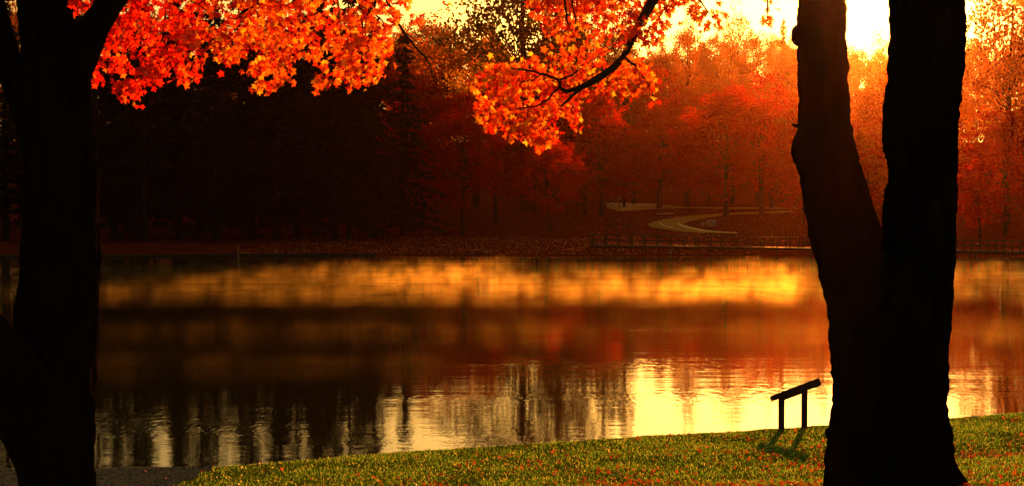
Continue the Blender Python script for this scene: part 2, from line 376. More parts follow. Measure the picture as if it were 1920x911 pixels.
# ------------------------------------------------------------------ far trees: prototypes
def build_round(seed, H, z0, Rr, n_clump, per, leaf, clump_r, trunk_r, squash=1.0, open_=.35):
    rg = np.random.default_rng(seed); mb = MB()
    zc = (H + z0) / 2; hz = (H - z0) / 2
    lean = rg.normal(size=2) * .25
    fork = z0 + .15 * (H - z0)
    mb.tube([(0, 0, -.4), (0, 0, .0), (lean[0] * .2, lean[1] * .2, fork * .55), (lean[0] * .6, lean[1] * .6, fork), (lean[0], lean[1], zc), (lean[0] * 1.6, lean[1] * 1.6, H * .86)],
            [trunk_r * 1.9, trunk_r * 1.45, trunk_r, trunk_r * .9, trunk_r * .5, .03], 8)
    cen = []
    while len(cen) < n_clump:
        q = rg.normal(size=3); q /= np.linalg.norm(q); r = rg.uniform(open_, 1) ** .6
        c = q * r
        prof = 1.0 if c[2] < .1 else 1 - .25 * c[2]
        c = np.array([c[0] * Rr * prof, c[1] * Rr * prof, zc + c[2] * hz * squash])
        if cen and min(np.linalg.norm((c - d) / clump_r) for d in cen) < .55: 
            if rg.uniform() < .8: continue
        cen.append(c)
    L = []
    for c in cen:
        t0 = rg.uniform(.2, .75); zs = fork + (c[2] - fork) * t0 * .7 if c[2] > fork else fork * rg.uniform(.8, 1)
        s = np.array([lean[0] * .8, lean[1] * .8, zs]); mid = s * .45 + c * .55 + np.array([0, 0, .3]); tr = trunk_r * .28
        j = rg.normal(size=(2, 3)) * .10 * np.linalg.norm(c - s)
        mb.tube([s, s * .7 + mid * .3 + j[0] * .5, mid + j[1] * .6, c], [tr * .8, tr * .6, tr * .35, .015], 4, False)
        n = int(per * rg.uniform(.6, 1.3)); sub = rg.normal(size=(5, 3)) * clump_r * .55
        pk = sub[rg.integers(0, 5, n)] + rg.normal(size=(n, 3)) * clump_r * .33
        pk[:, 2] *= .7; L.append(c + pk)
    L = np.concatenate(L); N = len(L)
    nr = rg.normal(size=(N, 3)) * .8 + (L - (0, 0, zc)) / np.linalg.norm(L - (0, 0, zc) + 1e-6, axis=1)[:, None] * .5
    T = np.array([(0, -.5, 0), (.36, -.05, .08), (0, .55, 0), (-.36, -.05, .08)])
    V, Fc = spread_template(T, quad_f, L, frame_rot(nr, rg.normal(size=(N, 3)) + (0, 0, -.8)), rg.uniform(.7, 1.3, N) * leaf)
    return dict(trunk=mb.mesh('trunk', True), V=V, F=Fc, H=H, R=Rr)
def build_spruce(seed, H, z0, Rr, whorls=34, leaf=.5, bare=False):
    rg = np.random.default_rng(seed); mb = MB()
    mb.tube([(0, 0, -.4), (0, 0, 0), (.1, 0, H * .5), (0, 0, H)], [.42, .34, .2, .02], 7)
    L = []; T_ = []; Nn = []
    for w in range(whorls):
        t = (w + rg.uniform(-.3, .3)) / whorls; z = z0 + (H - z0) * t
        r = Rr * (1 - t) ** .85 * rg.uniform(.7, 1.15) + .15; nb = int(5 + 4 * (1 - t))
        for bnum in range(nb):
            an = rg.uniform(0, 2 * np.pi); rr = r * rg.uniform(.65, 1.1); dr = rr * rg.uniform(.18, .42)
            d = np.array([np.cos(an), np.sin(an), 0])
            tip = d * rr + (0, 0, z - dr); mb.tube([(0, 0, z), d * rr * .5 + (0, 0, z - dr * .3), tip], [.05, .035, .01], 3, False)
            n = int(14 + 26 * rr / Rr)
            q = rg.uniform(.12, 1, n)
            pt = d[None] * (rr * q)[:, None]; pt[:, 2] = z - dr * q ** 1.4
            pd = np.array([-d[1], d[0], 0]); pt += pd * (rg.normal(size=n) * .22 * (rr * .6 + .4) * (1.1 - .6 * q))[:, None]
            pt[:, 2] -= rg.uniform(0, .45, n)
            L.append(pt); T_.append(np.tile(d, (n, 1)) + rg.normal(size=(n, 3)) * .45 + (0, 0, -.5)); Nn.append(rg.normal(size=(n, 3)) * .6 + (0, 0, 1))
    L = np.concatenate(L); N = len(L)
    T = np.array([(0, -.5, 0), (.2, 0, .03), (0, .6, 0), (-.2, 0, .03)])
    V, Fc = spread_template(T, quad_f, L, frame_rot(np.concatenate(Nn), np.concatenate(T_)), rg.uniform(.8, 1.5, N) * leaf)
    return dict(trunk=mb.mesh('trunk', True), V=V, F=Fc, H=H, R=Rr)
PROTO = {
    'maple': [build_round(11, 18, 3.2, 6.5, 74, 190, .27, 1.4, .26, open_=.45), build_round(12, 18, 2.6, 6.0, 62, 215, .27, 1.35, .24, open_=.4), build_round(13, 17, 3.6, 6.8, 84, 175, .27, 1.35, .3, open_=.5)],
    'tall': [build_round(21, 26, 6, 6.5, 75, 120, .38, 1.8, .42, open_=.2), build_round(22, 27, 7, 6.0, 62, 120, .38, 1.7, .4, open_=.15)],
    'airy': [build_round(31, 24, 3, 5.5, 70, 55, .34, 1.5, .26, open_=.1), build_round(32, 24, 4, 5.0, 60, 50, .34, 1.4, .24, open_=.1)],
    'small': [build_round(41, 6, 1.0, 2.8, 42, 90, .22, .75, .09)],
    'spruce': [build_spruce(51, 26, 2.8, 4.6), build_spruce(52, 27, 3.5, 4.0, 36), build_spruce(53, 25, 2.2, 5.0, 30)],
}
for lst in PROTO.values():
    for p in lst: p['crown'] = raw_mesh('crown', p['V'], p['F'])
CMESH = {}
def crown_mesh(p, mat):
    key = (id(p), mat)
    if key not in CMESH:
        me = p['crown'] if not any(k[0] == id(p) for k in CMESH) else p['crown'].copy()
        me.materials.clear(); me.materials.append(MAT[mat]); CMESH[key] = me
    return CMESH[key]
n_tree = 0
def far_tree(name, kind, px, base, top, width, mat, label, group=None, D=None):
    """A tree on the far bank: base pixel (or distance), top pixel and crown width in photograph pixels."""
    global n_tree
    n_tree += 1
    if D is None: b = on_bank(px, base)
    else:
        q = P(px, 400, D); b = Vector((q.x, D, float(far_z(q.x, D))))
    p = PROTO[kind][n_tree % len(PROTO[kind])]
    t = thing(name, label, 'tree', b, group)
    t.rotation_euler = (0, 0, random.uniform(0, 6.28))
    hz = P(px, top, b.y).z - b.z; s = M(width, b.y) / (2 * p['R'])
    t.scale = (s, s, hz / p['H'])
    if not p['trunk'].materials: p['trunk'].materials.append(MAT['fartrunk'])
    link('trunk', p['trunk'], None, t); link('crown', crown_mesh(p, mat), None, t)
    return t
# --- dark conifers massed on the shaded side
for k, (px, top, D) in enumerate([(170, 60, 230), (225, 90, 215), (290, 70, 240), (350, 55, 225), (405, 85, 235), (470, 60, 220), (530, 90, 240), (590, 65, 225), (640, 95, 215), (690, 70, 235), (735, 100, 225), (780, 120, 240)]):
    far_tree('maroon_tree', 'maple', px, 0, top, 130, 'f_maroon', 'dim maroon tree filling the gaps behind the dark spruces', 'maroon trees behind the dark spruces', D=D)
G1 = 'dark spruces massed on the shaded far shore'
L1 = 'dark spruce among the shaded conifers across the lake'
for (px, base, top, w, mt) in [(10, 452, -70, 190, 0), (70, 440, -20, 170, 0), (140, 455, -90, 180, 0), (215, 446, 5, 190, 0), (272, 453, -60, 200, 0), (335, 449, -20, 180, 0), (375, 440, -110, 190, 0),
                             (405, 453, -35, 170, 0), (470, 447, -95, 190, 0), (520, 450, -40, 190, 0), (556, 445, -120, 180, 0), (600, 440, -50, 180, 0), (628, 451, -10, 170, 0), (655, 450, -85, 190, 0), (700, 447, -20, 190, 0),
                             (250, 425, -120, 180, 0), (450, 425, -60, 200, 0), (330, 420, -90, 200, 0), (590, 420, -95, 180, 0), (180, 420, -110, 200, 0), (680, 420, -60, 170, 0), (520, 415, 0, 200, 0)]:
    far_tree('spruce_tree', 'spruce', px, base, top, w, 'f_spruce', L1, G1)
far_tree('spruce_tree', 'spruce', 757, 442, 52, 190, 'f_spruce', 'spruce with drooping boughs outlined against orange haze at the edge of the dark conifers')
# --- tall hazy tree and neighbours in the middle
far_tree('tall_tree', 'tall', 985, 0, -150, 270, 'f_olive', 'tallest olive leaved tree, rising out of view beside the hanging maple spray', D=225)
for px, top, w in ((1046, -70, 62), (1092, -30, 56), (1131, -60, 52), (1170, -20, 58)):
    far_tree('slim_tree', 'tall', px, 0, top, w, 'f_olive', 'slim tall olive tree standing behind the hanging maple spray', 'slim tall trees behind the hanging spray', D=245)
far_tree('gold_tree', 'airy', 895, 0, 45, 130, 'f_gold', 'thin gold tree just beside the tall olive tree', D=250)
far_tree('orange_tree', 'tall', 835, 0, 28, 230, 'f_orange', 'broad orange tree under the open gap of bright sky', D=300)
# --- red maples in the middle distance
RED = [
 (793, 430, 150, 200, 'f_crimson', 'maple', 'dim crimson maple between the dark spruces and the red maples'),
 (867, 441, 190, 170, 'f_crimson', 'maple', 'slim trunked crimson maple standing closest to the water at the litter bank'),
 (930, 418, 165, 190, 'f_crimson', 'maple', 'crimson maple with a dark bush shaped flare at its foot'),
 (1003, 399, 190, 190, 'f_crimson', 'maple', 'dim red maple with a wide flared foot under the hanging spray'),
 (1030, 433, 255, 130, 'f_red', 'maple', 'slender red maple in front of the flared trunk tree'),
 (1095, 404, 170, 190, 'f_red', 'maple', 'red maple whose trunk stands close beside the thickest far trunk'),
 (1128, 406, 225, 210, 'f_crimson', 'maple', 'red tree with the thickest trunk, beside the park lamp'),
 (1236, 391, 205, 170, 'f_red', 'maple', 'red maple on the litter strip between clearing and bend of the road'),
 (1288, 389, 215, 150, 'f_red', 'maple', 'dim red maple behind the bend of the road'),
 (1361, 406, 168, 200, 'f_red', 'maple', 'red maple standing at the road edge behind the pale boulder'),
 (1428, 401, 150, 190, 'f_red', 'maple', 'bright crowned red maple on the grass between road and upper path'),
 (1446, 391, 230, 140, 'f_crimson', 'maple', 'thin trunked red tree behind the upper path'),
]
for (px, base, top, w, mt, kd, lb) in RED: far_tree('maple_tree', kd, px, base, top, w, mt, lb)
far_tree('small_maple', 'small', 1508, 420, 332, 92, 'f_red', 'small bright red maple half hidden behind the forked trunk')
far_tree('maple_tree', 'maple', 890, 0, 165, 170, 'f_crimson', 'dim crimson maple filling the gap under the thin gold tree', D=262)
far_tree('maple_tree', 'maple', 1856, 0, 195, 170, 'f_red', 'red maple filling the gap under the tall thin orange tree beside the thick stem', D=235)
# --- trees on the side of the forked trunk
RT = [
 (1620, 425, 215, 200, 'f_crimson', 'maple', 'dark red maple seen in the fork of the big trunk'),
 (1700, 430, 120, 220, 'f_orange', 'maple', 'orange maple hidden mostly behind the thick stem'),
 (1838, 447, 305, 120, 'f_red', 'small', 'low bright red maple by the bridge railing'),
 (1885, 441, 200, 170, 'f_crimson', 'maple', 'dark trunked crimson tree beside the low bright maple at the railing'),
 (1958, 441, 170, 200, 'f_red', 'maple', 'tall red maple behind the far end of the railing'),
]
for (px, base, top, w, mt, kd, lb) in RT: far_tree('maple_tree', kd, px, base, top, w, mt, lb)
far_tree('orange_tree', 'tall', 1885, 0, -80, 190, 'f_orange', 'tall thin orange tree with sky showing through beside the thick stem', D=185)
far_tree('orange_tree', 'tall', 1965, 0, -100, 200, 'f_orange', 'tall orange tree rising above the far end of the railing', D=200)
# --- skyline trees in the bright haze
GS = 'hazy orange trees along the bright skyline'
SK = [(1050, 70, 'f_orange'), (1120, 50, 'f_olive'), (1180, 88, 'f_orange'), (1240, 84, 'f_orange'), (1296, 50, 'f_gold'), (1340, 66, 'f_orange'), (1388, 44, 'f_orange'), (1436, 62, 'f_gold'), (1500, 60, 'f_gold'),
      (1520, 78, 'f_orange'), (1570, 86, 'f_orange'), (1690, 84, 'f_orange'), (1745, 66, 'f_gold'), (1800, 72, 'f_orange'), (760, 60, 'f_orange'), (790, 40, 'f_olive')]
for (px, top, mt) in SK:
    far_tree('hazy_tree', 'maple', px, 0, top, 120, mt, ('olive' if 'olive' in mt else 'gold' if 'gold' in mt else 'orange') + ' leaved hazy tree along the bright skyline', 'hazy ' + ('olive' if 'olive' in mt else 'gold' if 'gold' in mt else 'orange') + ' trees along the bright skyline', D=random.uniform(425, 470))
far_tree('spruce_tree', 'spruce', 1467, 0, 30, 62, 'f_olive', 'small pointed spruce standing above the hazy skyline beside the knobbed stem', D=430)
far_tree('slim_tree', 'airy', 1288, 0, -50, 48, 'f_orange', 'slim orange tree added behind the leaf sprays to streak the lake reflection', D=300)  # added to break the mirrored sky on the lake into streaks
far_tree('slim_tree', 'airy', 1441, 0, 5, 26, 'f_gold', 'very thin gold tree added behind the single hanging sprig to streak the lake reflection', D=300)  # also added, for a darker column in the water's reflection
far_tree('tall_tree', 'tall', 1543, 0, 62, 62, 'f_orange', 'tall orange tree added behind the leaning stem of the forked maple to dim the lake reflection', D=290)  # unseen tree added to darken the mirrored sky beside the board
far_tree('gold_tree', 'airy', 1368, 0, -50, 60, 'f_gold', 'slim gold tree rising behind the small leaf sprays near the bright sky', D=310)
far_tree('bare_tree', 'airy', 1648, 0, 46, 80, 'f_gold', 'nearly bare tree in the bright gap between the two stems', D=300)
GM = 'shading red and orange trees added behind the road'  # rows added to keep sun off the bank, gaps left for dapples
for (px, top, mt, D) in [(985, 150, 'f_crimson', 262), (1040, 128, 'f_red', 275), (1085, 160, 'f_red', 255), (1140, 118, 'f_red', 285), (1190, 150, 'f_red', 268), (1235, 140, 'f_red', 290), (1285, 168, 'f_red', 262),
                         (1330, 138, 'f_orange', 288), (1375, 170, 'f_red', 270), (1420, 142, 'f_orange', 292), (1470, 165, 'f_orange', 272), (1525, 160, 'f_orange', 285), (1600, 165, 'f_orange', 278), (1660, 165, 'f_orange', 270), (1760, 165, 'f_orange', 280)]:
    far_tree('maple_tree', 'maple', px, 0, top, 150, mt, ('crimson' if 'crim' in mt else 'red' if 'red' in mt else 'orange') + ' leaved maple in the shading rank of trees added behind the road', GM + (' with orange crowns' if 'orange' in mt else ' with red crowns' if 'red' in mt else ' with crimson crowns'), D=D)
# --- the wood behind everything: one mass
def wood():
    Vs = []; Fs = []; off = 0; rg = np.random.default_rng(77)
    tops = ([-400, 150, 420, 700, 780, 880, 1000, 1100, 1250, 1500, 1900, 2000, 2400], [-30, -10, 30, 30, 42, 50, 50, 70, 92, 84, 70, 40, 0])
    for n in range(240):
        px = rg.uniform(-500, 2500) if n < 150 else -500 + (n - 150) * 33.5; D = rg.uniform(440, 580) if n < 150 else rg.uniform(400, 430)
        q = P(px, 400, D); z = float(far_z(q.x, D))
        top = np.interp(px, *tops) + rg.uniform(0, 35) if n < 150 else rg.uniform(185, 230)
        hz = P(px, top, D).z - z
        if hz < 3: continue
        p = PROTO['maple'][n % 3]; m = len(p['F']); nq = 2200; ch = rg.choice(m, nq, replace=False)
        v = p['V'].reshape(m, 4, 3)[ch]; c = v.mean(1, keepdims=True); v = c + (v - c) * 2.1
        an = rg.uniform(0, 6.28); ca, sa = math.cos(an), math.sin(an); s = rg.uniform(.8, 1.2)
        w = np.stack([(v[..., 0] * ca - v[..., 1] * sa) * s + q.x, (v[..., 0] * sa + v[..., 1] * ca) * s + D, v[..., 2] * hz / p['H'] + z], -1).reshape(-1, 3)
        Vs.append(w); Fs.append(np.arange(nq * 4).reshape(-1, 4) + off); off += nq * 4
    return raw_mesh('far_wood', np.concatenate(Vs), np.concatenate(Fs))
MAT['f_wood'] = leaf_mat('far_wood_leaf', [(0, (.09, .03, .010)), (.4, (.22, .07, .014)), (.75, (.34, .12, .02)), (1, (.42, .2, .03))], .5, patches=.45)
link('far_wood', wood(), MAT['f_wood'], kind='stuff')

# ------------------------------------------------------------------ boardwalk with railing
def boardwalk():
    t = thing('boardwalk', 'long low timber boardwalk with post and rail fence along the far shore', 'boardwalk', P(1300, 466, 125))
    inv = Vector(t.location)
    a = P(1108, 459.5, 127.5); bpt = P(1990, 473.5, 120.0)
    def along(px):
        k = (px - 1108) / (1990 - 1108); Dd = 127.5 + (120.0 - 127.5) * k; q = P(px, 459.5 + 14 * k, Dd); return q
    def part(name, mbx): return link(name, mbx.mesh(name), MAT['deck'], t)
    ax = (bpt - a); ang = math.atan2(ax.y, ax.x); L = ax.length
    # deck boards joined along the run, beams below
    m = MB()
    for s in (0.0, 1.5): m.tube([a - inv + Vector((0, s, -.12)), bpt - inv + Vector((0, s, -.12))], .11, 4)
    part('beam', m)
    plank = bevel_box('plank', (.30, 1.9, .05), .006); plank.materials.append(MAT['deck'])
    npl = 120
    for i in range(npl):
        o = link('plank', plank, None, t); o.location = a.lerp(bpt, (i + .5) / npl) - inv + Vector((0, .8, .03 + random.uniform(-.004, .004))); o.rotation_euler = (0, 0, ang)
    post = bevel_box('post', (.13, .13, 1.06), .012); post.materials.append(MAT['deck'])
    xs = list(np.arange(1112, 1560, 24.6)) + list(np.arange(1563, 1990, 15.2))
    for s in (0, 1.62):
        for x in xs:
            if s and x > 1560: continue
            o = link('post', post, None, t); o.location = along(x) - inv + Vector((0, s - .05, .40)); o.rotation_euler = (0, 0, ang)
    for s in (-.05, 1.57):
        for nm, dz, hh in (('top_rail', .93, .08), ('middle_rail', .47, .09)):
            m = MB(); c = (a + bpt) / 2 - inv + Vector((0, s - .09 if nm != 'top_rail' else s, dz)); d = ax.normalized()
            rot = Matrix((d, Vector((-d.y, d.x, 0)).normalized(), Vector((0, 0, 1)))).transposed()
            m.box(c, (L, .14 if nm == 'top_rail' else .04, hh), rot=rot); part(nm, m)
    pile = MB(); pile.tube([(0, 0, -1.6), (0, 0, -.1)], [.11, .10], 8); pm = pile.mesh('pile', True); pm.materials.append(MAT['deck'])
    for x in np.arange(1210, 1990, 62):
        for s in (0.1, 1.5):
            o = link('pile', pm, None, t); o.location = along(x) - inv + Vector((0, s, 0))
boardwalk()

# timber barriers at the end of the boardwalk
def barrier(px0, px1, y0, y1, label):
    a = on_bank(px0, y1); b = on_bank(px1, y1); b.y = a.y; h = M(y1 - y0, a.y)
    t = thing('timber_barrier', label, 'barrier', a, None)
    w = (b - a).length
    for k, x in enumerate((0, w * .5, w)):
        me = bevel_box('post', (.12, .12, h), .012); o = link('post', me, MAT['deck'], t); o.location = (x, 0, h / 2)
    for z in (h - .06, h * .45):
        me = bevel_box('rail', (w + .1, .09, .11), .012); o = link('rail', me, MAT['deck'], t); o.location = (w / 2, -.1, z)
barrier(1135, 1155, 411, 433, 'dim timber barrier closer to the thick far trunk')
barrier(1168, 1189, 410, 433, 'clear square timber barrier beside the bend of the road')

# park lamp
def lamp():
    b = on_bank(1161, 407); h = M(407 - 366, b.y)
    t = thing('park_lamp', 'slim unlit park lamp with boxy head in front of the pale clearing', 'lamp', b)
    m = MB(); m.tube([(0, 0, -.2), (0, 0, .3), (0, 0, .32), (0, 0, h * .78)], [.11, .10, .06, .05], 8); link('post', m.mesh('post', True), MAT['metal'], t)
    me = bevel_box('lantern', (.34, .34, h * .17), .03, lambda c: Vector((c.x * (1 + .5 * c.z), c.y * (1 + .5 * c.z), c.z))); o = link('lantern', me, MAT['lampglass'], t); o.location = (0, 0, h * .86)
    me = bevel_box('cap', (.46, .46, .10), .03, lambda c: Vector((c.x * (1 - 3 * max(c.z, 0)), c.y * (1 - 3 * max(c.z, 0)), c.z))); o = link('cap', me, MAT['metal'], t); o.location = (0, 0, h * .97)
lamp()

# boulders and shore stones
def rock(name, px, base, wpx, hpx, label, cat, mat, seed, group=None):
    b = on_bank(px, base); w = M(wpx, b.y) / 2; h = M(hpx, b.y)
    bm = bmesh.new(); bmesh.ops.create_icosphere(bm, subdivisions=3, radius=1); rg = np.random.default_rng(seed)
    dirs = rg.normal(size=(9, 3)); dirs /= np.linalg.norm(dirs, axis=1)[:, None]; lim = rg.uniform(.62, .9, 9)
    for v in bm.verts:
        c = np.array(v.co); s = 1.0
        for d, l in zip(dirs, lim):
            k = c @ d
            if k > l: s = min(s, l / k)
        c = c * s; v.co = Vector((c[0] * w, c[1] * w * .8, c[2] * h * .75 + h * .3))
    me = bpy.data.meshes.new(name); bm.to_mesh(me); bm.free()
    o = link(name, me, mat); o.location = b; o['label'] = label; o['category'] = cat
    if group: o['group'] = group
rock('boulder', 1334, 424, 25, 13, 'pale grey boulder inside the bend of the road', 'boulder', MAT['stone'], 3)
rock('boulder', 1317, 423, 9, 6, 'small stone beside the pale boulder at the road bend', 'boulder', MAT['stone'], 5)
rock('stone', 1257, 476, 6, 4, 'pale stone at the water edge below the boardwalk', 'stone', MAT['stone'], 7)
rock('stone', 913, 474, 6, 4, 'pale stone at the water edge below the leafy bank', 'stone', MAT['stone'], 9)

# stake standing in the water
b = P(447, 471, 120.0)
m = MB(); m.tube([(0, 0, -.6), (0, 0, .02), (0, 0, .95)], [.07, .065, .06], 8); m.box((0, -.02, 1.0), (.13, .13, .06))
o = link('stake', m.mesh('stake'), MAT['stake']); o.location = (b.x, 120.0, 0); o['label'] = 'pale wooden stake standing in the water by the dark far shore'; o['category'] = 'stake'

# ------------------------------------------------------------------ information board at the near shore
def board():
    pa = P(1465, 804, 29.7); pb = P(1508, 801, 29.9)
    za = float(lawn_z(pa.x, pa.y)); zb = float(lawn_z(pb.x, pb.y))
    t = thing('information_board', 'dark sloping information board on two timber posts at the lake edge', 'information board', (pa.x, pa.y, za))
    org = Vector((pa.x, pa.y, za))
    tl = P(1450, 744, 29.7); tr = P(1533, 709, 29.9)
    for (q, top) in ((pa, 744), (pb, 722)):
        ztop = P(0, top, q.y).z; h = ztop - za + .25
        me = bevel_box('post', (.115, .115, h), .012); o = link('post', me, MAT['timber'], t); o.location = Vector((q.x, q.y, ztop - h / 2)) - org
    d = tr - tl; ang = math.atan2(d.z, d.x); L = d.length
    me = bevel_box('panel', (L, .46, .16), .018, lambda c: Vector((c.x, c.y, c.z if c.z > 0 or c.x > 0 else -.02))); o = link('panel', me, MAT['timber'], t)
    o.location = (tl + tr) / 2 - org + Vector((0, 0, -.07)); o.rotation_euler = (R(-13), -ang, 0)
    me = bevel_box('bracket', (.52, .10, .11), .012); o = link('bracket', me, MAT['timber'], t)
    mid = P(1487, 736, 29.8); o.location = mid - org + Vector((0, 0, -.02)); o.rotation_euler = (0, -ang, 0)
board()

# ------------------------------------------------------------------ foreground maples
def sweep(rows, D, seed, seg=88, step=.045, depth=.92, bark=.024, lump=.03):
    """A trunk swept up through (pixel row, left pixel, right pixel) outlines at distance D, with furrowed bark."""
    rows = sorted(rows, key=lambda r: -r[0])
    zs = np.array([P(0, r[0], D).z for r in rows]); xl = np.array([P(r[1], r[0], D).x for r in rows]); xr = np.array([P(r[2], r[0], D).x for r in rows])
    n = int((zs[-1] - zs[0]) / step) + 2; z = np.linspace(zs[0], zs[-1], n)
    sm = lambda a: np.convolve(np.pad(np.interp(z, zs, a), 2, mode='edge'), np.ones(5) / 5, 'valid')
    L, Rr = sm(xl), sm(xr); cx = (L + Rr) / 2; r = (Rr - L) / 2
    th = np.linspace(0, 2 * np.pi, seg, endpoint=False); TH, Z = np.meshgrid(th, z)
    cells = 22
    u = TH / (2 * np.pi) * cells
    wob = 1.3 * (vnoise(u * .5, Z * 1.6, seed + 9, nx=cells // 2) - .5)
    ridge = 1 - np.abs(2 * vnoise(u + wob, Z * 1.5, seed, nx=cells) - 1)
    fine = vnoise(u * 2, Z * 7, seed + 1, nx=cells * 2)
    big = vnoise(TH / (2 * np.pi) * 6, Z * 1.3, seed + 2, nx=6) - .5
    plate = vnoise(u * 1.5, Z * 15, seed + 5, nx=int(cells * 1.5)) - .5
    rr = r[:, None] + bark * 1.1 * plate + bark * (ridge - .75) * 2.4 + bark * 1.7 * (fine - .5) + lump * big
    V = np.stack([cx[:, None] + np.cos(TH) * rr, D + np.sin(TH) * rr * depth, Z], -1).reshape(-1, 3)
    i = np.arange(n - 1)[:, None] * seg; k = np.arange(seg)[None, :]; k2 = (k + 1) % seg
    Fc = np.stack([i + k, i + k2, i + seg + k2, i + seg + k], -1).reshape(-1, 4)
    return V, Fc
def join(parts):
    Vs, Fs, o = [], [], 0
    for V, Fc in parts: Vs.append(V); Fs.append(Fc + o); o += len(V)
    return np.concatenate(Vs), np.concatenate(Fs)
def limb_tube(pts, seed, seg=28, bark=.012):
    """Bent limb through (px, py, D, radius in px) with rough bark."""
    P3 = np.array([tuple(P(a, b, d)) for a, b, d, r in pts]); rr = np.array([M(r, d) for a, b, d, r in pts])
    t = np.arange(len(pts)); tt = np.linspace(0, len(pts) - 1, len(pts) * 9)
    S = np.stack([np.interp(tt, t, P3[:, k]) for k in range(3)], -1); q = np.interp(tt, t, rr)
    ker = np.ones(7) / 7
    S = np.stack([np.convolve(np.pad(S[:, k], 3, mode='edge'), ker, 'valid') for k in range(3)], -1)
    m = MB(); m.tube(S, list(q), seg)
    V, Fc = m.arrays(); nr = len(S)
    idx = np.arange(nr * seg); ring = idx // seg; an = idx % seg
    c = S[ring]; d = V[:nr * seg] - c
    f = 1 + bark / np.maximum(q[ring], .02) * 1.6 * (vnoise(an / seg * 12, ring * .35, seed, nx=12) - .5) + .12 * (vnoise(an / seg * 4, ring * .15, seed + 1, nx=4) - .5)
    V[:nr * seg] = c + d * f[:, None]
    return V, Fc
# maple leaf template: five pointed lobes, folded along the midrib
half = [(0, -.40), (.10, -.30), (.34, -.42), (.27, -.24), (.40, -.20), (.20, -.08), (.60, .18), (.40, .18), (.38, .32), (.12, .12), (.22, .40), (.10, .38), (0, .66)]
def leaf_template(fold, curl):
    R_ = [(x, y) for x, y in half]; L_ = [(-x, y) for x, y in reversed(half[1:-1])]
    pts = R_ + L_
    V = [(0, -.05, 0)] + [(x, y, fold * abs(x) - curl * (y * y + x * x * .4)) for x, y in pts]
    n = len(pts); Fc = [(0, 1 + i, 1 + (i + 1) % n) for i in range(n)]
    return np.array(V, float), np.array(Fc)
LT = [leaf_template(.35, .25), leaf_template(.1, .5), leaf_template(.6, .1), leaf_template(-.2, .35)]
def in_poly(x, y, poly):
    ins = np.zeros(len(x), bool); n = len(poly)
    for i in range(n):
        x0, y0 = poly[i]; x1, y1 = poly[(i + 1) % n]
        c = ((y0 > y) != (y1 > y)); xx = (x1 - x0) * (y - y0) / (y1 - y0 + 1e-9) + x0
        ins ^= c & (x < xx)
    return ins
def sprays(poly, n_spray, per, Dc, Dr, size, seed, thin=.0):
    """Leafy sprays filling a region of the crown: position, normal, tip direction, size."""
    rg = np.random.default_rng(seed); pl = np.array(poly); lo, hi = pl.min(0), pl.max(0)
    c = rg.uniform(lo, hi, (n_spray * 12, 2)); c = c[in_poly(c[:, 0], c[:, 1], poly)]
    c = c[vnoise(c[:, 0] / 38., c[:, 1] / 30., seed + 3) > thin][:n_spray]
    Ds = Dc + (vnoise(c[:, 0] / 60., c[:, 1] / 50., seed + 5) - .5) * Dr + rg.normal(size=len(c)) * Dr * .3
    pos, nr, tp = [], [], []
    for (x, y), D in zip(c, Ds):
        n = max(3, int(per * rg.uniform(.5, 1.5)))
        o = P(x, y, D); sp = rg.normal(size=(n, 3)) * (.085, .14, .075)
        sp[:, 2] -= .25 * np.abs(sp[:, 0])
        p = np.array(o) + sp
        az = rg.uniform(0, 6.28)
        m = np.array([math.cos(az) * .6, -.75 + .5 * rg.normal(), .45])
        pos.append(p); nr.append(m + rg.normal(size=(n, 3)) * .45); tp.append(np.tile((math.cos(az) * .35, 0, -1.0), (n, 1)) + rg.normal(size=(n, 3)) * .4)
    pos, nr, tp = map(np.concatenate, (pos, nr, tp))
    # trim what strays out of the outline
    u = pos[:, 0] / pos[:, 1] * F + 960; v = HZ - (pos[:, 2] - CAM_Z) / pos[:, 1] * F
    k = in_poly(u, v, poly) | (rg.uniform(size=len(u)) < .06)
    pos, nr, tp = pos[k], nr[k], tp[k]
    return pos, nr, tp, rg.uniform(.6, 1.15, len(pos)) * size
